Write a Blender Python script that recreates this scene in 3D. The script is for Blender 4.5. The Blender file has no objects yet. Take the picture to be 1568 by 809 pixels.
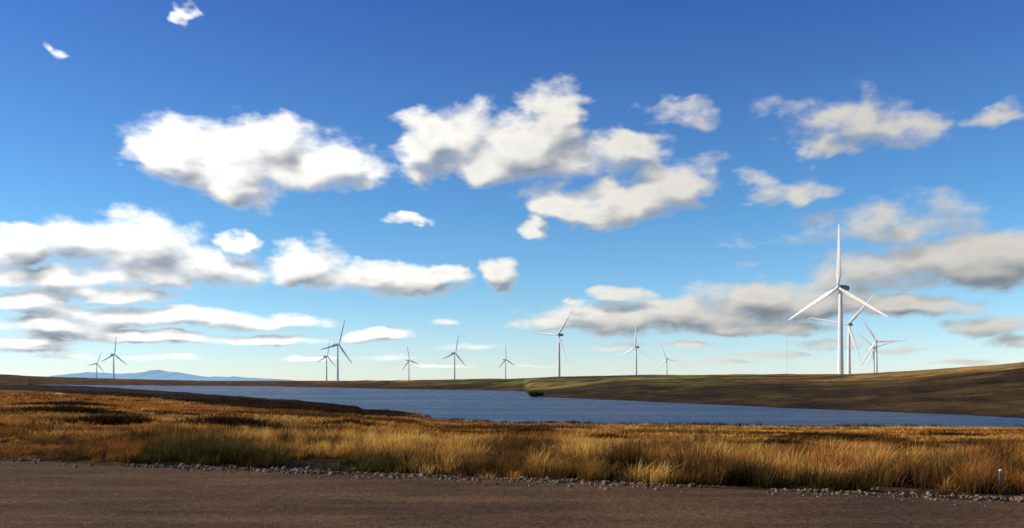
import bpy, bmesh, math, random
import numpy as np
from mathutils import Vector, Matrix
random.seed(7); rng=np.random.default_rng(11)
scene=bpy.context.scene
scene.view_settings.view_transform='Standard'
scene.view_settings.look='None'
scene.view_settings.exposure=0
F=1358.0; EYE=1.6; LAKE=-3.4
SUN_AZ=-86.0; SUN_EL=27.0

# ---------------------------------------------------------------- helpers
def _h(ix,iy,seed):
    n=(ix.astype(np.int64)*374761393+iy.astype(np.int64)*668265263+seed*982451653)&0xFFFFFFFF
    n=((n^(n>>13))*1274126177)&0xFFFFFFFF
    n=(n^(n>>16))&0xFFFFFF
    return n/float(0xFFFFFF)
def vn(x,y,seed=0):
    x=np.asarray(x,float);y=np.asarray(y,float)
    ix=np.floor(x);iy=np.floor(y);fx=x-ix;fy=y-iy
    fx=fx*fx*(3-2*fx);fy=fy*fy*(3-2*fy)
    a=_h(ix,iy,seed);b=_h(ix+1,iy,seed);c=_h(ix,iy+1,seed);d=_h(ix+1,iy+1,seed)
    return (a*(1-fx)+b*fx)*(1-fy)+(c*(1-fx)+d*fx)*fy
def fbm(x,y,seed=0,o=4):
    s=0;a=.5;t=0
    for i in range(o):
        s=s+a*vn(x*2**i+17.3*i,y*2**i-9.1*i,seed+i);t+=a;a*=.5
    return s/t
def sst(x,a,b):
    t=np.clip((x-a)/(b-a),0,1);return t*t*(3-2*t)
def mixc(a,b,t):
    return a*(1-t[:,None])+np.asarray(b)[None,:]*t[:,None]
def mesh_np(name,v,f,mat,cols=None,smooth=False,loc=None):
    v=np.asarray(v,np.float32);f=np.asarray(f,np.int32);k=f.shape[1]
    me=bpy.data.meshes.new(name)
    me.vertices.add(len(v));me.vertices.foreach_set('co',v.ravel())
    me.loops.add(f.size);me.loops.foreach_set('vertex_index',f.ravel())
    me.polygons.add(len(f));me.polygons.foreach_set('loop_start',np.arange(0,f.size,k,dtype=np.int32))
    me.polygons.foreach_set('loop_total',np.full(len(f),k,np.int32))
    if smooth: me.polygons.foreach_set('use_smooth',np.ones(len(f),bool))
    me.update(calc_edges=True)
    if cols is not None:
        at=me.attributes.new('col','FLOAT_COLOR','POINT')
        c=np.ones((len(v),4),np.float32);c[:,:3]=cols;at.data.foreach_set('color',c.ravel())
    me.materials.append(mat)
    ob=bpy.data.objects.new(name,me);scene.collection.objects.link(ob)
    return ob
class NT:
    def __init__(s,nt): s.nt=nt
    def n(s,t,**k):
        nd=s.nt.nodes.new(t)
        for a,b in k.items(): setattr(nd,a,b)
        return nd
    def put(s,sock,v):
        if v is None: return
        if isinstance(v,bpy.types.NodeSocket): s.nt.links.new(v,sock)
        else: sock.default_value=v
    def m(s,op,a,b=None,c=None,clamp=False):
        nd=s.n('ShaderNodeMath',operation=op,use_clamp=clamp)
        s.put(nd.inputs[0],a);s.put(nd.inputs[1],b)
        if c is not None:s.put(nd.inputs[2],c)
        return nd.outputs[0]
    def v(s,op,a,b=None,c=None,scale=None):
        nd=s.n('ShaderNodeVectorMath',operation=op)
        s.put(nd.inputs[0],a)
        if b is not None:s.put(nd.inputs[1],b)
        if c is not None:s.put(nd.inputs[2],c)
        if scale is not None:s.put(nd.inputs['Scale'],scale)
        return nd.outputs['Value'] if op in('LENGTH','DOT_PRODUCT') else nd.outputs[0]
    def mr(s,x,a,b,c=0.,d=1.,smooth=False):
        nd=s.n('ShaderNodeMapRange')
        if smooth: nd.interpolation_type='SMOOTHSTEP'
        for i,q in enumerate((x,a,b,c,d)): s.put(nd.inputs[i],q)
        return nd.outputs[0]
    def noise(s,vec,scale,detail=4,rough=.5):
        nd=s.n('ShaderNodeTexNoise');s.put(nd.inputs['Vector'],vec)
        nd.inputs['Scale'].default_value=scale;nd.inputs['Detail'].default_value=detail;nd.inputs['Roughness'].default_value=rough
        return nd
    def mix(s,f,a,b,bt='MIX'):
        nd=s.n('ShaderNodeMix',data_type='RGBA',blend_type=bt)
        s.put(nd.inputs[0],f);s.put(nd.inputs[6],a);s.put(nd.inputs[7],b);return nd.outputs[2]
    def comb(s,x,y,z):
        nd=s.n('ShaderNodeCombineXYZ');s.put(nd.inputs[0],x);s.put(nd.inputs[1],y);s.put(nd.inputs[2],z);return nd.outputs[0]
def newmat(name):
    m=bpy.data.materials.new(name);m.use_nodes=True
    t=NT(m.node_tree);b=m.node_tree.nodes['Principled BSDF']
    return m,t,b
def C(*a): return (a[0],a[1],a[2],1.0)

# ---------------------------------------------------------------- materials
def ground_mat():
    m,t,b=newmat('moorland_ground')
    at=t.n('ShaderNodeAttribute',attribute_name='col')
    pos=t.n('ShaderNodeNewGeometry').outputs['Position']
    n1=t.noise(pos,.12,8,.68).outputs[0]; n2=t.noise(pos,1.3,6,.7).outputs[0]
    n3=t.noise(pos,.035,6,.7).outputs[0]
    f=t.m('MULTIPLY',t.mr(n1,.32,.68,.35,1.7),t.mr(n2,.3,.7,.5,1.5))
    f=t.m('MULTIPLY',f,t.mr(n3,.35,.65,.6,1.35))
    col=t.v('SCALE',at.outputs['Color'],scale=f)
    t.put(b.inputs['Base Color'],col);b.inputs['Roughness'].default_value=1;b.inputs['Specular IOR Level'].default_value=.05
    bp=t.n('ShaderNodeBump');bp.inputs['Strength'].default_value=.9;bp.inputs['Distance'].default_value=.5
    t.put(bp.inputs['Height'],t.m('ADD',t.m('MULTIPLY',n2,.5),t.m('MULTIPLY',n1,2.5)))
    t.put(b.inputs['Normal'],bp.outputs[0]);return m
def tarmac_mat():
    m,t,b=newmat('worn_tarmac')
    pos=t.n('ShaderNodeNewGeometry').outputs['Position']
    big=t.noise(pos,.35,6,.6).outputs[0]
    st=t.v('MULTIPLY',pos,(.5,2.2,1)); streak=t.noise(st,.6,5,.6).outputs[0]
    fine=t.noise(pos,45,3,.8).outputs[0]; mid=t.noise(pos,9,4,.7).outputs[0]
    vo=t.n('ShaderNodeTexVoronoi');t.put(vo.inputs['Vector'],pos);vo.inputs['Scale'].default_value=28
    c=t.mix(t.mr(big,.35,.65),C(.140,.074,.034),C(.072,.042,.023))
    c=t.mix(t.mr(streak,.45,.7,0,.8),c,C(.200,.110,.050))
    k=t.m('MULTIPLY',t.mr(fine,.3,.7,.3,1.7),t.mr(mid,.3,.7,.6,1.4))
    c=t.v('SCALE',c,scale=k)
    rnd=t.n('ShaderNodeSeparateColor');t.put(rnd.inputs[0],vo.outputs['Color'])
    sp=t.m('MULTIPLY',t.m('GREATER_THAN',rnd.outputs[0],.965),t.m('LESS_THAN',vo.outputs['Distance'],.33))
    c=t.mix(t.m('MULTIPLY',sp,.7),c,C(.32,.26,.2))
    t.put(b.inputs['Base Color'],c);b.inputs['Roughness'].default_value=.95;b.inputs['Specular IOR Level'].default_value=.08
    bp=t.n('ShaderNodeBump');bp.inputs['Strength'].default_value=.8;bp.inputs['Distance'].default_value=.025
    t.put(bp.inputs['Height'],t.m('ADD',fine,t.m('MULTIPLY',mid,1.5)));t.put(b.inputs['Normal'],bp.outputs[0]);return m
def water_mat():
    m,t,b=newmat('lake_water')
    pos=t.n('ShaderNodeNewGeometry').outputs['Position']
    n0=t.noise(t.v('MULTIPLY',pos,(.012,.07,1)),1,6,.7).outputs[0]
    c=t.mix(t.mr(n0,.35,.65),C(.006,.028,.095),C(.018,.062,.170))
    t.put(b.inputs['Base Color'],c)
    t.put(b.inputs['Roughness'],t.mr(n0,.35,.65,.2,.35));b.inputs['IOR'].default_value=1.33
    b.inputs['Specular IOR Level'].default_value=.18
    w=t.noise(t.v('MULTIPLY',pos,(.7,1.3,1)),.9,5,.6).outputs[0]
    w2=t.noise(t.v('MULTIPLY',pos,(.5,1.3,1)),.16,5,.65).outputs[0]
    bp=t.n('ShaderNodeBump');bp.inputs['Strength'].default_value=1;bp.inputs['Distance'].default_value=1.5
    t.put(bp.inputs['Height'],t.m('ADD',w,t.m('MULTIPLY',w2,1.5)));t.put(b.inputs['Normal'],bp.outputs[0]);return m
def blade_mat(name,tr=.3):
    m=bpy.data.materials.new(name);m.use_nodes=True;m.node_tree.nodes.clear();t=NT(m.node_tree)
    at=t.n('ShaderNodeAttribute',attribute_name='col')
    d=t.n('ShaderNodeBsdfDiffuse');l=t.n('ShaderNodeBsdfTranslucent');x=t.n('ShaderNodeMixShader');o=t.n('ShaderNodeOutputMaterial')
    t.put(d.inputs[0],at.outputs['Color']);t.put(l.inputs[0],at.outputs['Color'])
    x.inputs[0].default_value=tr
    t.put(x.inputs[1],d.outputs[0]);t.put(x.inputs[2],l.outputs[0]);t.put(o.inputs[0],x.outputs[0]);return m
def attr_mat(name,rough=.9):
    m,t,b=newmat(name);at=t.n('ShaderNodeAttribute',attribute_name='col')
    pos=t.n('ShaderNodeNewGeometry').outputs['Position']
    n=t.noise(pos,30,4,.6).outputs[0]
    t.put(b.inputs['Base Color'],t.v('SCALE',at.outputs['Color'],scale=t.mr(n,.3,.7,.75,1.25)))
    b.inputs['Roughness'].default_value=rough;return m
def paint_mat(name,col,rough=.45):
    m,t,b=newmat(name)
    tc=t.n('ShaderNodeTexCoord').outputs['Object']
    n=t.noise(t.v('MULTIPLY',tc,(1,1,.15)),.8,5,.6).outputs[0]
    t.put(b.inputs['Base Color'],t.mix(t.mr(n,.3,.7),C(*[c*.88 for c in col]),C(*col)))
    b.inputs['Roughness'].default_value=rough;return m

# ---------------------------------------------------------------- terrain
def tab(xs,ys):
    xs=(np.array(xs,float)-784)/F
    return lambda u: np.interp(u,xs,ys)
nd=6790.0
near_d=tab([40,60,200,300,400,500,545,556,600,636,648,665,800,1000,1300,1568],
  [nd/6.5,nd/7,nd/13,nd/20,nd/27,nd/35,nd/39,nd/44,nd/46,nd/50,nd/56,nd/61,nd/66,nd/68,nd/71,nd/73])
far_d=tab([40,60,200,400,600,780,803,811,830,870,1000,1200,1400,1568,1700],
  [nd/6.5,nd/6.2,nd/7.5,nd/9,nd/13,nd/15.5,nd/17,nd/24,nd/25.5,nd/27,nd/33,nd/42,nd/50,nd/58,nd/63])
shade_d=tab([0,120,300,420,560,640],[190,135,82,70,64,64])  # distance where the painted cloud shade on the left shore begins
crest_d=tab([0,250,400,590,780,1000,1130,1300,1400,1568],[1500,1450,1300,780,660,600,560,500,450,370])
crest_p=tab([0,60,150,280,400,500,590,780,860,980,1060,1130,1300,1400,1500,1568,1700],
  [9,6,3,0,-2,-2,0,2,5,8,8,9,9,14,21,27,33])
ax,ay,bx,by=-10.2,17.7,6.8,11.7
def edge_s(x,y):      # distance into the field from the tarmac edge
    e=((x-ax)*6+(y-ay)*17)/18.03
    return e+.25*(vn(x*.5,y*.5,5)-.5)+.15*(vn(x*2,y*2,6)-.5)
def polar(x,y):
    r=np.hypot(x,y)+1e-6;az=np.arctan2(x,y);azc=np.clip(az,-.87,.87)
    return r,az,np.tan(azc),r*np.cos(azc)
def height(x,y):
    x=np.asarray(x,float);y=np.asarray(y,float)
    r,az,u,d=polar(x,y)
    dn=near_d(u)*(1+.05*(fbm(x*.03,y*.03,21)-.5));df=far_d(u)*(1+.05*(fbm(x*.02,y*.02,31)-.5));dc=crest_d(u)
    df=np.where(u<-.545,dn,df)
    es=((x-ax)*6+(y-ay)*17)/18.03
    k=(6*u+17)/18.03                      # es is linear along a ray
    e0=es-k*d
    esn=k*dn+e0
    f=np.clip(es/np.maximum(esn,1),0,1)
    zn=LAKE*f
    zc=EYE+crest_p(u)/F*dc
    t=np.clip((d-df)/np.maximum(dc-df,1),0,1)
    zf=LAKE+(zc-LAKE)*np.sin(t*np.pi/2)
    spit=(1-sst(u,.018,.12))*sst(u,.008,.014)*sst(470-d,0,70)
    zf=LAKE+(zf-LAKE)*(1-.8*spit)
    t2=sst(d,dc,dc*1.7); zf=zf*(1-t2)+(-.3)*t2
    bed=LAKE-np.minimum(1.6,.05*np.minimum(d-dn,df-d))
    z=np.where(d<dn,zn,np.where(d<df,bed,zf))
    sh=np.minimum(np.abs(d-dn),np.abs(d-df))
    amp=sst(sh,0,25)*sst(es,.5,8)
    inl=(d<dn)|(d>=df)
    z=z+np.where(inl,amp*((.35+np.minimum(d,900)*.0018)*(fbm(x*.045,y*.045,3,4)-.5)+(.22+.3*sst(d,100,200))*(fbm(x*.35,y*.35,9,3)-.5)*sst(420-d,0,200)),0)
    z=z+np.where(inl,(fbm(x*.006,y*.006,44,3)-.5)*2.2*sst(d,300,900)*sst(4000-d,0,2000),0)
    back=sst(np.abs(az),1.9,2.6)
    z=z*(1-back)
    es2=edge_s(x,y)
    z=np.where(es2<.4, -.02+0*z, z)
    return z
def ground_col(x,y):
    r,az,u,d=polar(x,y);n=len(x)
    dn=near_d(u);df=far_d(u);dc=crest_d(u)
    c=np.tile(np.array([.30,.125,.030]),(n,1))
    a=fbm(x*.06,y*.1,61);b=fbm(x*.2,y*.3,62)
    c=mixc(c,(.50,.25,.062),sst(a,.46,.62)*.85)
    c=mixc(c,(.06,.034,.014),sst(b,.52,.64)*.8)
    c=mixc(c,(.09,.075,.022),sst(fbm(x*.08,y*.12,66),.57,.7)*.6)
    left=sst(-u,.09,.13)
    cloud_shade=left*sst(d/shade_d(u),.93,1.1)
    c=mixc(c,(.022,.015,.010),cloud_shade*.96)  # cloud shade painted into the heather and peat colour of the left shore
    # far side of the lake
    fr=(d>=df)|(u<-.545)&(d>700)
    t=np.clip((d-df)/np.maximum(dc-df,1),0,1)
    g=np.tile(np.array([.082,.048,.017]),(n,1))
    g=mixc(g,(.27,.155,.042),sst(t+.7*(fbm(x*.012,y*.02,71)-.5),.35,.85))
    g=mixc(g,(.115,.095,.024),sst(fbm(x*.014,y*.02,75),.46,.62)*sst(t,.1,.4)*.6)
    mid=sst(u,-.15,-.05)*sst(.30-u,0,.15)
    g=mixc(g,(.135,.155,.030),mid*sst(fbm(x*.012,y*.015,72),.34,.54)*sst(t,.12,.45)*.9)
    g=mixc(g,(.45,.27,.080),sst(fbm(x*.02,y*.01,73),.52,.62)*sst(t,.25,.6)*.7)
    g=mixc(g,(.50,.32,.09),sst(t,.80,.96)*sst(u,.1,.4)*.85)
    g=mixc(g,(.030,.020,.010),sst(fbm(x*.03,y*.03,77,4),.52,.62)*.75)
    g=mixc(g,(.095,.045,.018),sst(-u,.13,.25)*.75)
    c=np.where(fr[:,None],g,c)
    bank=sst(7-np.minimum(np.abs(d-dn),np.abs(d-df)),0,6)
    c=mixc(c,(.03,.022,.014),bank*.7)
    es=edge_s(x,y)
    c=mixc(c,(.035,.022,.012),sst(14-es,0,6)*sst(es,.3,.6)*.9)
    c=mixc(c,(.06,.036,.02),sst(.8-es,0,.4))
    return c
az_f=np.linspace(-36,36,820)
az_l=np.linspace(-180,-36,90)[:-1];az_r=np.linspace(36,180,90)[1:]
azs=np.radians(np.concatenate([az_l,az_f,az_r]))
rs=np.concatenate([[0.3,1,2,4],np.geomspace(6,1800,620),np.geomspace(1850,15000,50)])
A,R=np.meshgrid(azs,rs);X=(R*np.sin(A)).ravel();Y=(R*np.cos(A)).ravel()
Z=height(X,Y)
nr,nc=len(rs),len(azs)
idx=np.arange(nr*nc).reshape(nr,nc)
fa=np.stack([idx[:-1,:-1],idx[:-1,1:],idx[1:,1:],idx[1:,:-1]],-1).reshape(-1,4)[:,::-1]
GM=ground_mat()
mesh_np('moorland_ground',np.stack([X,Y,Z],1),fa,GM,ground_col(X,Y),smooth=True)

# tarmac sheet with an irregular broken edge
ts=np.linspace(-70,70,900);V=[];
ux,uy=17/18.03,-6/18.03;nx,ny=6/18.03,17/18.03
mx,my=(ax+bx)/2,(ay+by)/2
offs=[-60,-20,-8,-3,-1,0]
for o in offs:
    ex=mx+ux*ts+nx*o;ey=my+uy*ts+ny*o
    if o==0:
        j=.5*(fbm(ts*.35,ts*0,8,4)-.5)+.14*(vn(ts*6,ts*0,9)-.5)
        ex=ex+nx*j;ey=ey+ny*j
    V.append(np.stack([ex,ey,np.full_like(ex,.012 if o<0 else .006)],1))
V=np.concatenate(V);i2=np.arange(len(offs)*900).reshape(len(offs),900)
f2=np.stack([i2[:-1,:-1],i2[:-1,1:],i2[1:,1:],i2[1:,:-1]],-1).reshape(-1,4)
mesh_np('tarmac_road',V,f2,tarmac_mat())

# lake
gx=np.linspace(-1500,900,60);gy=np.linspace(70,1400,60);GX,GY=np.meshgrid(gx,gy)
iw=np.arange(3600).reshape(60,60)
fw=np.stack([iw[:-1,:-1],iw[:-1,1:],iw[1:,1:],iw[1:,:-1]],-1).reshape(-1,4)
mesh_np('lake_water',np.stack([GX.ravel(),GY.ravel(),np.full(3600,LAKE+.02)],1),fw,water_mat())

# ---------------------------------------------------------------- grass
def blades(x,y,z,h,w,lean,az,col):
    n=len(x);dx=np.cos(az);dy=np.sin(az)
    wa=az+np.pi/2+rng.normal(0,.6,n);wx=np.cos(wa)*w/2;wy=np.sin(wa)*w/2
    P=np.zeros((n,5,3))
    m=.55
    mxo=dx*lean*h*.3;myo=dy*lean*h*.3
    P[:,0]=np.stack([x-wx,y-wy,z],1);P[:,1]=np.stack([x+wx,y+wy,z],1)
    P[:,2]=np.stack([x+mxo-wx*.8,y+myo-wy*.8,z+h*m],1);P[:,3]=np.stack([x+mxo+wx*.8,y+myo+wy*.8,z+h*m],1)
    P[:,4]=np.stack([x+dx*lean*h,y+dy*lean*h,z+h*(1-.25*lean)],1)
    base=(np.arange(n)*5)[:,None]
    T=np.concatenate([base+np.array([0,1,2]),base+np.array([1,3,2]),base+np.array([2,3,4])],0)
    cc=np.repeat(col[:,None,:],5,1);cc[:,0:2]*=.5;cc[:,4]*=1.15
    return P.reshape(-1,3),T,cc.reshape(-1,3)
def tuft_field(name,cx,cy,hh,nb,spread,wid,colf,mat,lean0=.45):
    n=len(cx);ti=np.repeat(np.arange(n),nb);N=len(ti)
    a=rng.uniform(0,2*np.pi,N);rr=np.abs(rng.normal(0,1,N))*spread[ti]
    x=cx[ti]+np.cos(a)*rr;y=cy[ti]+np.sin(a)*rr
    z=height(x,y)-.03
    h=hh[ti]*rng.uniform(.45,1.12,N)
    w=wid[ti]*rng.uniform(.6,1.4,N)
    lean=np.abs(rng.normal(lean0,.25,N))
    la=a*1.0; wx=np.cos(la)+.55;wy=np.sin(la)-.1;la=np.arctan2(wy,wx)
    tb=rng.uniform(.5,1.45,n)[ti][:,None]
    col=colf(cx,cy)[ti]*tb*rng.uniform(.6,1.4,(N,1))*(1+rng.normal(0,.05,(N,3)))
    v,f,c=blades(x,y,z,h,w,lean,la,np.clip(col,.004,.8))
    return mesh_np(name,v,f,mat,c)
GOLD=np.array([.78,.40,.095]);RUST=np.array([.50,.185,.040]);GREEN=np.array([.046,.050,.015]);OLIVE=np.array([.26,.165,.040]);BROWN=np.array([.10,.045,.016])
def near_col(x,y):
    u=x/y;n=len(x)
    c=np.tile(GOLD,(n,1))
    a=fbm(x*.35,y*.35,81,3);b=fbm(x*.9,y*.9,82,2)
    c=mixc(c,RUST,sst(a,.50,.62)*.85)
    c=mixc(c,OLIVE,sst(b,.6,.7)*.7)
    c=mixc(c,BROWN,sst(fbm(x*.6,y*.6,83,2),.57,.64)*.9)
    es=edge_s(x,y)
    gz=sst(-u,.07,.15)*sst(.46+u,0,.06)*sst(5-es,0,3)
    c=mixc(c,GREEN,gz*sst(fbm(x*.7,y*.7,84,3),.30,.48)*.93)
    fl=sst(-u,.40,.47);c=mixc(c,BROWN,fl*.6)
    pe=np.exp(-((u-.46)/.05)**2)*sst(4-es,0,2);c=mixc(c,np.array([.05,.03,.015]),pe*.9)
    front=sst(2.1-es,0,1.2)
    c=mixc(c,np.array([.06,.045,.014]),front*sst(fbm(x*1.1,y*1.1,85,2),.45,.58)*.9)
    return c
def mid_col(x,y):
    r,az,u,d=polar(x,y);n=len(x)
    c=np.tile(RUST,(n,1))
    a=fbm(x*.07,y*.13,91,4)
    c=mixc(c,GOLD*.95,sst(a,.46,.58)*.85)
    c=mixc(c,BROWN*.5,sst(fbm(x*.12,y*.25,92,3),.52,.62)*.9)
    c=mixc(c,OLIVE*.6,sst(fbm(x*.09,y*.17,93,3),.56,.68)*.7)
    c=mixc(c,np.array([.024,.016,.010]),sst(-u,.09,.13)*sst(d/shade_d(u),.93,1.1)*.95)  # same cloud shade painted into the grass colour on the left
    return c
BM=blade_mat('dry_grass')
n=7600
t_=rng.uniform(-17,15,n);s_=rng.beta(1,1.5,n)*15+.45
cx=mx+ux*t_+nx*s_;cy=my+uy*t_+ny*s_
keep=fbm(cx*.55,cy*.55,101,2)>.29
pe=(np.abs(cx/cy-.455)<.03)&(s_<2.6)
keep&=~(pe&(rng.random(n)<.6))
cx=cx[keep];cy=cy[keep];s_=s_[keep]
u=cx/cy
H=.10+.74*fbm(cx*.7,cy*.7,102,3)
H*=rng.uniform(.6,1.3,len(cx))
H*=1-.45*sst(-u,.38,.48)
H*=.85+.35*sst(u,-.1,.1)
H*=.5+.5*sst(s_,.3,1.3)
H*=1-.42*sst(s_,6,13)
nb=rng.integers(30,62,len(cx))
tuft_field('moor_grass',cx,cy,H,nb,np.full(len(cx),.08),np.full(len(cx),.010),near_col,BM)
n=46000
d_=np.exp(rng.uniform(np.log(19),np.log(185),n));u_=rng.uniform(-.78,.78,n)
cx=d_*u_;cy=d_
es=edge_s(cx,cy);rr_,az_,uu,dd=polar(cx,cy)
keep=(es>6)&(dd<near_d(uu)*.985)&(fbm(cx*.18,cy*.3,111,3)>.38)
cx=cx[keep];cy=cy[keep];d_=d_[keep]
H=(.12+.36*fbm(cx*.16,cy*.3,112,3))*(1-.35*sst(d_,60,140))
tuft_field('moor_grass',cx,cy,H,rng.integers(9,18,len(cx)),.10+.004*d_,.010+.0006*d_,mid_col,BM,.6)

n=420
t1=rng.uniform(0,1,n);u_=rng.uniform(-.15,.7,n);dnn=near_d(u_);d_=dnn*(1-.03*t1**2)
cx=d_*u_;cy=d_
k=fbm(cx*.12,cy*.12,120,2)>.5;cx=cx[k];cy=cy[k]
tuft_field('shore_rushes',cx,cy,np.full(len(cx),.6)*rng.uniform(.4,1.2,len(cx)),rng.integers(10,24,len(cx)),np.full(len(cx),.45),np.full(len(cx),.06),
   lambda x,y:np.tile(np.array([.06,.042,.018]),(len(x),1)),BM,.35)
def hummocks(specs,name):
    X_=[];Y_=[];H_=[]
    for (x0,y0,rx,ry,h) in specs:
        m_=int(70*rx);xx=x0+rng.normal(0,rx*.5,m_);yy=y0+rng.normal(0,ry*.5,m_)
        X_.append(xx);Y_.append(yy);H_.append(h*np.exp(-((xx-x0)/rx)**2))
    x=np.concatenate(X_);y=np.concatenate(Y_);h=np.concatenate(H_)*rng.uniform(.7,1.1,sum(map(len,X_)))
    tuft_field(name,x,y,h,rng.integers(16,26,len(x)),np.full(len(x),.16),np.full(len(x),.03),lambda a,b:np.tile(np.array([.040,.026,.012]),(len(a),1)),BM,.7)
hummocks([(-10.5,33,2.4,.8,.75),(-15,34,2.4,.8,.6),(-7,40,2.6,.8,.6),(-22,44,4,1,.6),(-18,27,2,.6,.4),(4,38,1.6,.6,.4),(14,40,3.4,.8,.5),(9,30,1.6,.5,.45),(-3,29,1.8,.5,.45),(24,48,4,1,.5),(-9.2,22,1.0,.5,.5),(19,33,2,.6,.4),(1,50,3,.8,.5),(-30,60,5,1,.6)],'heather_clumps')

# ---------------------------------------------------------------- gravel verge
bm=bmesh.new();bmesh.ops.create_icosphere(bm,subdivisions=1,radius=1)
iv=np.array([v.co[:] for v in bm.verts]);ifc=np.array([[v.index for v in f.verts] for f in bm.faces]);bm.free()
n=13000
t_=rng.uniform(-24,22,n);s_=rng.normal(.15,.33,n)
clump=fbm(t_*.9,s_*1.2,130,3);k=clump+.3*rng.random(n)>.55
t_=t_[k];s_=s_[k];n=len(t_)
x=mx+ux*t_+nx*s_;y=my+uy*t_+ny*s_
sz=np.clip(rng.lognormal(-4.25,.55,n),.008,.055)
sc=sz[:,None]*rng.uniform(.6,1.3,(n,3));sc[:,2]*=.7
th=rng.uniform(0,6.28,n);c_,s2=np.cos(th),np.sin(th)
P=iv[None]*sc[:,None,:]*(1+rng.normal(0,.14,(n,12,1)))
Q=np.empty_like(P);Q[...,0]=P[...,0]*c_[:,None]-P[...,1]*s2[:,None]+x[:,None];Q[...,1]=P[...,0]*s2[:,None]+P[...,1]*c_[:,None]+y[:,None]
zb=np.where(s_>.35,height(x,y),.006)
Q[...,2]=P[...,2]+zb[:,None]+sc[:,2][:,None]*.3
fc=(ifc[None]+(np.arange(n)*12)[:,None,None]).reshape(-1,3)
sc_=np.array([.17,.115,.072])[None]*rng.uniform(.25,1.4,(n,1))*(1+rng.normal(0,.05,(n,3)))
mesh_np('gravel_verge',Q.reshape(-1,3),fc,attr_mat('gravel'),np.repeat(np.clip(sc_,.02,.6),12,0))

# ---------------------------------------------------------------- wind turbines
WH=paint_mat('turbine_paint',(.78,.78,.77));NAC=paint_mat('nacelle_paint',(.13,.14,.15))
def obj_from(name,me,parent=None):
    ob=bpy.data.objects.new(name,me);scene.collection.objects.link(ob)
    if parent: ob.parent=parent
    return ob
def loft(rings,cap=True):
    bm=bmesh.new();R_=[[bm.verts.new(p) for p in r] for r in rings]
    for a,b in zip(R_[:-1],R_[1:]):
        k=len(a)
        for i in range(k): bm.faces.new((a[i],a[(i+1)%k],b[(i+1)%k],b[i]))
    if cap: bm.faces.new(R_[0][::-1]);bm.faces.new(R_[-1])
    return bm
def to_mesh(bm,name,mat,smooth=True):
    bmesh.ops.recalc_face_normals(bm,faces=bm.faces)
    me=bpy.data.meshes.new(name);bm.to_mesh(me);bm.free()
    for p in me.polygons:p.use_smooth=smooth
    me.materials.append(mat);return me
def circ(r,z,k=24): return [(r*math.cos(2*math.pi*i/k),r*math.sin(2*math.pi*i/k),z) for i in range(k)]
tower_me=to_mesh(loft([circ(2.6,0),circ(2.6,.006),circ(2.25,.007),circ(1.95,.33),circ(1.97,.332),circ(1.93,.334),circ(1.65,.66),circ(1.67,.662),circ(1.63,.664),circ(1.3,1)]),'tower',WH)
def rbox(w,h,y,zc=0,k=6):
    pts=[]
    for i in range(24):
        a=2*math.pi*i/24;c,s=math.cos(a),math.sin(a)
        pts.append((w/2*math.copysign(abs(c)**.4,c),y,zc+h/2*math.copysign(abs(s)**.4,s)))
    return pts
nac_me=to_mesh(loft([rbox(2.2,2.4,-2.2,.1),rbox(3.2,3.4,-1.6,.1),rbox(3.6,3.9,1,.2),rbox(3.6,3.9,6,.25),rbox(3.4,3.5,9.3,.35),rbox(2.6,2.4,10.4,.5)]),'nacelle',NAC)
bm=loft([[(.04*math.cos(a),7.6+.04*math.sin(a),z) for a in (0,1.57,3.14,4.71)] for z in (2.2,4.2)])
bm2=bmesh.new();bm2.from_mesh(nac_me)
tmp=bpy.data.meshes.new('t');bm.to_mesh(tmp);bm.free();bm2.from_mesh(tmp);bm2.to_mesh(nac_me);bm2.free()
def rotor_mesh():
    big=bmesh.new()
    hub=[]
    for y,r in ((-5.2,.05),(-5.0,.8),(-4.4,1.35),(-3.5,1.65),(-2.4,1.6),(-2.0,1.4)):
        hub.append([(r*math.cos(2*math.pi*i/20),y,r*math.sin(2*math.pi*i/20)) for i in range(20)])
    b=loft(hub);m0=bpy.data.meshes.new('h');b.to_mesh(m0);b.free();big.from_mesh(m0)
    sec=[(1.2,2.0,2.0,0),(3.0,2.0,1.9,5),(6,2.7,1.3,14),(9.5,3.6,.9,12),(16,3.1,.65,8),(25,2.5,.45,4),(34,1.9,.3,2),(42,1.3,.18,0),(45,.8,.12,0),(46,.2,.05,0)]
    for kb in range(3):
        rings=[]
        for r,ch,th,tw in sec:
            tw=math.radians(tw);ring=[]
            for i in range(12):
                a=2*math.pi*i/12;cx_=math.cos(a)*ch/2+ (ch-2)*.18;ty=math.sin(a)*th/2*(1-.25*math.cos(a))
                px_=cx_*math.cos(tw)-ty*math.sin(tw);py_=cx_*math.sin(tw)+ty*math.cos(tw)
                ring.append((px_,py_-3.4-.0006*r*r,r))
            rings.append(ring)
        b=loft(rings);b.transform(Matrix.Rotation(kb*2*math.pi/3,4,'Y'))
        b.to_mesh(m0);b.free();big.from_mesh(m0)
    return to_mesh(big,'rotor',WH)
rotor_me=rotor_mesh()
def T(px,py,D): return ((px-784)/F*D,D,EYE+(583-py)/F*D)
turb=[(148,557,3300,20,62),(174,543,2200,5,65),(500,546,2400,10,62),(517,528,1560,17,55),(626,552,2800,-14,50),(696,541,2080,12,50),
 (774,551,2700,-5,48),(856,513,1290,36,-34),(974,532,1700,2,-38),(1021,550,2550,-20,-34),(1287,441,644,2,-50),(1300,497,1030,42,-36),(1342,523,1420,-30,-30),(1338,532,1750,75,-34)]
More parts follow.
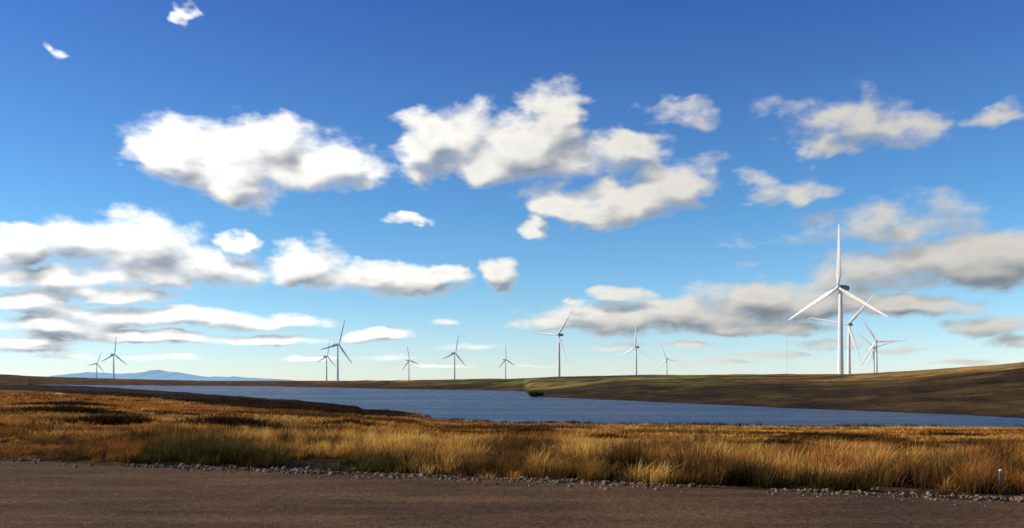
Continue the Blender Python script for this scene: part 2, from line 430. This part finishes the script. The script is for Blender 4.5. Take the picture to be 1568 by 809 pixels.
for px,py,D,ph,yaw in turb:
    x,y,zh=T(px,py,D);zg=float(height(np.array([x]),np.array([y]))[0])-.4
    e=bpy.data.objects.new('wind_turbine',None);e.empty_display_size=5;scene.collection.objects.link(e);e.location=(x,y,zg)
    yw=math.radians(yaw)
    t=obj_from('tower',tower_me,e);t.scale=(1,1,zh-zg-1.6)
    nn=obj_from('nacelle',nac_me,e);nn.location=(0,0,zh-zg);nn.rotation_euler=(0,0,yw)
    rr=obj_from('rotor',rotor_me,e);rr.location=(0,0,zh-zg);rr.rotation_euler=(Matrix.Rotation(yw,3,'Z')@Matrix.Rotation(math.radians(ph),3,'Y')).to_euler()

def strut(bm,a,b,r,k=5):
    a=Vector(a);b=Vector(b);d=(b-a).normalized();q=d.to_track_quat('Z','Y')
    ra=[bm.verts.new(a+q@Vector((r*math.cos(2*math.pi*i/k),r*math.sin(2*math.pi*i/k),0))) for i in range(k)]
    rb=[bm.verts.new(b+q@Vector((r*math.cos(2*math.pi*i/k),r*math.sin(2*math.pi*i/k),0))) for i in range(k)]
    for i in range(k): bm.faces.new((ra[i],ra[(i+1)%k],rb[(i+1)%k],rb[i]))
bm=bmesh.new();MD=900;mhx=(1205-784)/F*MD;mz=float(height(np.array([mhx]),np.array([MD]))[0]);MHT=46
cn=[(.3*math.cos(a),.3*math.sin(a)) for a in (0,2.094,4.189)]
for (x,y) in cn: strut(bm,(x,y,0),(x,y,MHT),.035)
for i in range(46):
    for j in range(3):
        a=cn[j];b=cn[(j+1)%3];strut(bm,(*a,i),(*b,i+1),.02,3)
for zz in (25,45):
    for a in (0.5,2.6,4.7): strut(bm,(0,0,zz),(28*math.cos(a),28*math.sin(a),-1),.02,3)
mm=obj_from('meteorological_mast',to_mesh(bm,'mast',paint_mat('galvanised',(.6,.61,.62)),False));mm.location=(mhx,MD,mz)

# ---------------------------------------------------------------- distant mountains
prof=[(50,582),(85,577),(100,574),(118,572),(135,570.5),(160,571.5),(185,572.5),(203,571.5),(222,569.5),(233,569.5),(243,566.5),(252,569.5),(268,570),(285,573),(300,576),(318,578.5),(332,576.5),(345,577.5),(358,577),(372,579.5),(388,579),(420,581.5),(440,585)]
pxs=np.linspace(50,440,260);pp=np.interp(pxs,[p[0] for p in prof],[p[1] for p in prof])
pp=pp+1.6*(fbm(pxs*.12,pxs*0,140,4)-.5)
DM=13000.;rows=[];
for fr,dy in ((0,-1500),(.3,-1000),(.62,-500),(.85,-200),(1,0),(.6,900),(0,1800)):
    x=(pxs-784)/F*DM+ (fr<1)*200*(vn(pxs*.07,np.full_like(pxs,fr*7),150)-.5)
    zc=(583.5-pp)/F*DM
    z=zc*fr*(1+(0 if fr in(0,1) else .25)*(vn(pxs*.15,np.full_like(pxs,fr*9),151)-.5))-(5 if fr==0 else 0)
    rows.append(np.stack([x,np.full_like(x,DM+dy),z],1))
Vm=np.concatenate(rows);im=np.arange(len(rows)*260).reshape(len(rows),260)
fm=np.stack([im[:-1,:-1],im[:-1,1:],im[1:,1:],im[1:,:-1]],-1).reshape(-1,4)[:,::-1]
mt,t,b=newmat('hazy_mountain')
pos=t.n('ShaderNodeNewGeometry').outputs['Position'];nn=t.noise(pos,.002,5,.6).outputs[0]
t.put(b.inputs['Base Color'],t.mix(t.mr(nn,.35,.65),C(.06,.08,.10),C(.10,.12,.13)));b.inputs['Roughness'].default_value=1;b.inputs['Specular IOR Level'].default_value=0
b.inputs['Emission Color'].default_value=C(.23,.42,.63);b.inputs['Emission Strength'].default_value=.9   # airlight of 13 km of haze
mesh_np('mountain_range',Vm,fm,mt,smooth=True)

# ---------------------------------------------------------------- shrub on the point
def shrub(x0,y0,w,h,name):
    z0=float(height(np.array([x0]),np.array([y0]))[0]);z0=max(z0,LAKE)
    n=2600
    lob=[(rng.uniform(-.4,.4)*w,rng.uniform(-.3,.3)*w,rng.uniform(.2,.65)*h,rng.uniform(.14,.26)*w) for _ in range(9)]
    li=rng.integers(0,9,n);L=np.array(lob)[li]
    dv=rng.normal(0,1,(n,3));dv/=np.linalg.norm(dv,axis=1)[:,None]
    P=L[:,:3]+dv*(L[:,3]*rng.uniform(.5,1.05,n))[:,None]*np.array([1,1,.75]);P[:,2]=np.clip(P[:,2],.05,None)
    A=rng.normal(0,1,(n,3));B=rng.normal(0,1,(n,3));A*=.13/np.linalg.norm(A,axis=1)[:,None];B*=.10/np.linalg.norm(B,axis=1)[:,None]
    Q=np.stack([P-A,P+B,P+A,P-B],1).reshape(-1,3)+np.array([x0,y0,z0])
    f=np.arange(4*n).reshape(n,4)
    c=np.repeat(np.array([.055,.042,.020])[None]*rng.uniform(.5,1.8,(n,1)),4,0)
    e=bpy.data.objects.new(name,None);scene.collection.objects.link(e)
    ob=mesh_np('foliage',Q,f,BM,c);ob.parent=e
    b_=bmesh.new()
    for lx,ly,lz,_ in lob:
        strut(b_,(x0+lx*.2,y0+ly*.2,z0-.3),(x0+lx,y0+ly,z0+lz),.06)
    t_=obj_from('branches',to_mesh(b_,'branches',paint_mat('bark',(.06,.045,.03),.9)),e)
shrub((815-784)/F*277,277,3.4,2.3,'lakeside_shrub')
shrub((825-784)/F*276,276,3.2,1.7,'lakeside_shrub')

# ---------------------------------------------------------------- white marker post (pair of capped pipes)
def post(bm,x,y,z0,z1,r,bend):
    rings=[]
    for z,rr in ((z0,r),(z1-.03,r),(z1-.03,r*1.25),(z1-.005,r*1.25),(z1,r*.8)):
        rings.append([(x+bend*(z-z0)+rr*math.cos(2*math.pi*i/14),y+rr*math.sin(2*math.pi*i/14),z) for i in range(14)])
    b=loft(rings);m0=bpy.data.meshes.new('p');b.to_mesh(m0);b.free();bm.from_mesh(m0)
bm=bmesh.new();post(bm,0,0,-.1,.30,.022,.03);post(bm,.07,.05,-.1,.26,.018,-.05)
strut(bm,(0,0,.16),(.07,.05,.16),.010)
po=obj_from('marker_post',to_mesh(bm,'post',paint_mat('white_plastic',(.70,.62,.48),.5)));po.location=(7.15,13.0,0)

# ---------------------------------------------------------------- sky
w=bpy.data.worlds.new('World');scene.world=w;w.use_nodes=True;nt=w.node_tree;nt.nodes.clear();t=NT(nt)
THICK=[(390,232,150,44),(440,232,90,36),(310,245,85,38),(500,258,90,30),(370,285,50,30),(240,240,55,18),
(750,210,80,40),(850,185,45,44),(810,238,165,32),(655,220,50,34),(650,252,38,24),(930,225,80,24),(735,262,45,20),
(1030,285,52,34),(940,306,110,28),(860,318,50,18),(900,335,45,14),(815,347,26,12),(622,338,30,8),
(1480,400,160,38),(1340,415,110,22),(1580,385,80,36),
(960,450,45,12),(1000,485,175,24),(1150,468,125,28),(1250,458,85,26),(1400,468,85,17),(1150,503,110,11),(850,495,60,10),
(20,380,70,28),(190,372,105,40),(320,410,85,24),(240,420,120,18),(60,425,95,18),(368,374,30,12),(470,402,52,28),(590,427,115,22),(690,415,32,12),(765,422,26,19),
(150,450,120,13),(40,462,70,14),(250,485,190,15),(440,494,65,10),(90,500,110,12),(580,514,48,9),(200,518,170,9),(400,520,90,7),(40,525,90,8)]
THIN=[(1300,185,110,46),(1390,195,95,28),(1270,225,50,22),(1520,180,50,24),(88,78,26,11),(285,20,15,18),(1040,172,68,20),
(1150,278,50,17),(1215,293,85,19),(1380,338,150,40),(560,402,38,14),
(682,491,30,7),(240,548,80,5),(110,547,65,5),(480,549,55,5),(590,547,60,5),(660,560,70,3.5),(940,532,55,7),(720,533,65,5),(880,458,22,8),
(1090,555,70,5),(820,560,60,3.5),(1050,530,60,5),(1510,498,80,18),(1560,525,60,12),(1270,525,65,9),(1180,543,70,6),(1390,535,65,7),(1480,555,65,5),(20,500,55,12),(30,535,120,8)]
WISP=[(1555,150,40,22),(1200,368,130,20),(1125,368,55,13),(1140,408,30,11),(1250,395,80,14),(1080,250,75,20),(1180,170,60,24),(1450,300,80,16)]
def ae(px,py):
    s=(px-784)/F;q=(583-py)/F
    return math.atan(s)*13.58, math.asin(q/math.sqrt(1+s*s+q*q))*13.58
bl=[]
for lst,off in ((THICK,0.),(THIN,.40),(WISP,.78)):
    for px,py,rx,ry in lst:
        a,e=ae(px,py);s=(px-784)/F
        bl.append((a,e,rx/100/(1+s*s)*1.28,ry/100/math.sqrt(1+s*s)*1.36,off))
r2=random.Random(5)
for i in range(26):
    a=r2.choice([-1,1])*r2.uniform(10,42);e=r2.choice([r2.uniform(.5,2),r2.uniform(2,8)])
    bl.append((a,e,r2.uniform(.8,2.2),r2.uniform(.12,.22)+e*.05,r2.choice([0,.3])))
tc=t.n('ShaderNodeTexCoord').outputs['Generated']
sp=t.n('ShaderNodeSeparateXYZ');t.put(sp.inputs[0],tc)
az=t.m('ARCTAN2',sp.outputs[0],sp.outputs[1]);el=t.m('ARCSINE',sp.outputs[2])
az100=t.m('MULTIPLY',az,13.58);el100=t.m('MULTIPLY',el,13.58)
Pp=t.comb(az100,el100,0.)
k=t.mr(el100,.2,2.6,.3,1.)
SK=.10
sky=t.n('ShaderNodeTexSky',sky_type='NISHITA');sky.sun_disc=False
sky.sun_elevation=math.radians(SUN_EL);sky.sun_rotation=math.radians(SUN_AZ)
sky.altitude=300;sky.air_density=1.0;sky.dust_density=.0;sky.ozone_density=3.0
e01=t.mr(el100,0,5.6,0,1)
cr=t.n('ShaderNodeValToRGB');cr.color_ramp.elements[0].color=(.76,.87,1.12,1)
cr.color_ramp.elements[1].color=(.28,.47,.86,1)
e_=cr.color_ramp.elements.new(.10);e_.color=(.70,.86,1.06,1)
e_=cr.color_ramp.elements.new(.22);e_.color=(.58,.82,.99,1)
e_=cr.color_ramp.elements.new(.45);e_.color=(.43,.73,.95,1)
t.put(cr.inputs[0],e01)
skyc=t.v('SCALE',t.v('MULTIPLY',sky.outputs[0],cr.outputs[0]),scale=1.5)
def fields(tt,P_):
    amp=k
    wn=tt.noise(tt.v('MULTIPLY',P_,(.9,1.5,1)),1.5,3,.55).outputs['Color']
    wp=tt.v('MULTIPLY',tt.v('SCALE',tt.v('SUBTRACT',wn,(.5,.5,.5)),scale=amp),(1.1,.65,0))
    fb=tt.noise(tt.v('MULTIPLY',P_,(.75,1.3,1)),1.7,9,.58).outputs[0]
    fl=tt.noise(tt.v('MULTIPLY',P_,(.75,1.3,1)),1.7,2.0,.45).outputs[0]
    return tt.v('ADD',P_,wp),fb,fl
W0,fb0,fl0=fields(t,Pp)
P1=t.v('ADD',Pp,t.v('SCALE',(-.14,.36,0),scale=k))
W1,fb1,fl1=fields(t,P1)
hi0=t.m('MULTIPLY',t.m('SUBTRACT',fb0,.5),2.3)
lo0=t.m('MULTIPLY',t.m('SUBTRACT',fl0,.5),1.3);lo1=t.m('MULTIPLY',t.m('SUBTRACT',fl1,.5),1.3)
mid_d=t.m('SUBTRACT',t.m('MULTIPLY',t.m('SUBTRACT',fb0,fb1),.75),t.mr(el100,.4,2.8,.24,.03))
lf=t.mr(az,-.5,.45,0,1,True)
bright=t.mix(lf,C(1.3,1.27,1.2),C(.68,.65,.59))
darkc=t.mix(lf,C(.20,.24,.315),C(.18,.21,.25))
def group_for(bs):
    g=bpy.data.node_groups.new('cloud_cells','ShaderNodeTree')
    g.interface.new_socket('P',in_out='INPUT',socket_type='NodeSocketVector')
    g.interface.new_socket('D',in_out='OUTPUT',socket_type='NodeSocketFloat')
    G=NT(g);gi=G.n('NodeGroupInput');go=G.n('NodeGroupOutput');acc=None
    for a,e,rx,ry,off in bs:
        q=G.v('MULTIPLY_ADD',gi.outputs[0],(1/rx,1/ry,0),(-a/rx,-e/ry,0))
        d=G.v('DOT_PRODUCT',q,q)
        if off: d=G.m('ADD',d,off)
        acc=d if acc is None else G.m('SMOOTH_MIN',acc,d,.3)
    G.put(go.inputs[0],acc);return g
def use(g,W):
    n=t.n('ShaderNodeGroup');n.node_tree=g;t.put(n.inputs[0],W);return n.outputs[0]
def near(a0,a1,e0,e1): return [b for b in bl if b[0]+1.6*b[2]+.75>a0 and b[0]-1.6*b[2]-.75<a1 and b[1]+1.6*b[3]+.6>e0 and b[1]-1.6*b[3]-.6<e1]
def leaf(a0,a1,e0,e1):
    bs=near(a0,a1,e0,e1)
    bg=t.n('ShaderNodeBackground');bg.inputs[1].default_value=SK
    if not bs:
        t.put(bg.inputs[0],skyc);return bg.outputs[0]
    g=group_for(bs);A0=use(g,W0);A1=use(g,W1)
    D0=t.m('ADD',t.m('SUBTRACT',1.,A0),hi0)
    alpha=t.mr(D0,-.08,.85,0,1,True)
    df=t.m('ADD',t.m('SUBTRACT',t.m('ADD',t.m('MINIMUM',A1,2.),lo0),t.m('ADD',t.m('MINIMUM',A0,2.),lo1)),mid_d)
    lit=t.mr(df,-.8,.55,0,1,True)
    lit=t.m('MULTIPLY',lit,t.mr(D0,.8,1.7,1.,.78,True))
    cc=t.mix(lit,darkc,bright)
    cc=t.mix(t.mr(D0,.1,.9,.42,0,True),cc,bright)
    cc=t.v('SCALE',cc,scale=1/SK)
    t.put(bg.inputs[0],t.mix(t.m('MULTIPLY',alpha,.97),skyc,cc));return bg.outputs[0]
def split(a0,a1,e0,e1,depth):
    bs=near(a0,a1,e0,e1)
    if depth==0 or len(bs)<9: return leaf(a0,a1,e0,e1)
    if (a1-a0)>(e1-e0)*1.6:
        mid=(a0+a1)/2;lo=split(a0,mid,e0,e1,depth-1);hi=split(mid,a1,e0,e1,depth-1);f=t.m('GREATER_THAN',az100,mid)
    else:
        mid=e0+(e1-e0)*.5;lo=split(a0,a1,e0,mid,depth-1);hi=split(a0,a1,mid,e1,depth-1);f=t.m('GREATER_THAN',el100,mid)
    ms=t.n('ShaderNodeMixShader');t.put(ms.inputs[0],f);t.put(ms.inputs[1],lo);t.put(ms.inputs[2],hi);return ms.outputs[0]
front=split(-8.4,8.4,-.3,6.5,4)
rear=split(8.4,43,-.3,12,1);rear2=split(-43,-8.4,-.3,12,1)
def pick(f,a,b):
    ms=t.n('ShaderNodeMixShader');t.put(ms.inputs[0],f);t.put(ms.inputs[1],a);t.put(ms.inputs[2],b);return ms.outputs[0]
plain=t.n('ShaderNodeBackground');t.put(plain.inputs[0],skyc);plain.inputs[1].default_value=SK
s1=pick(t.m('GREATER_THAN',az100,8.4),front,rear)
s2_=pick(t.m('LESS_THAN',az100,-8.4),s1,rear2)
s3=pick(t.m('LESS_THAN',el100,-.25),s2_,plain.outputs[0])
o=t.n('ShaderNodeOutputWorld');t.put(o.inputs[0],s3)
try:
    w.cycles.sampling_method='MANUAL';w.cycles.sample_map_resolution=256
except Exception as ex: print(ex)

sd=bpy.data.lights.new('sun','SUN');sd.energy=5.0;sd.angle=math.radians(.5);sd.color=(1,.87,.67)
so=bpy.data.objects.new('sun',sd);scene.collection.objects.link(so)
a=math.radians(SUN_AZ);e=math.radians(SUN_EL)
dirv=Vector((math.sin(a)*math.cos(e),math.cos(a)*math.cos(e),math.sin(e)))
so.rotation_euler=dirv.to_track_quat('Z','Y').to_euler();so.location=dirv*100

# ---------------------------------------------------------------- camera
cd=bpy.data.cameras.new('camera');co=bpy.data.objects.new('camera',cd);scene.collection.objects.link(co)
co.location=(0,0,EYE);co.rotation_euler=(math.radians(90),0,0)
cd.sensor_width=36;cd.lens=36*F/1568;cd.shift_y=178.5/1568;cd.clip_start=.1;cd.clip_end=40000
scene.camera=co
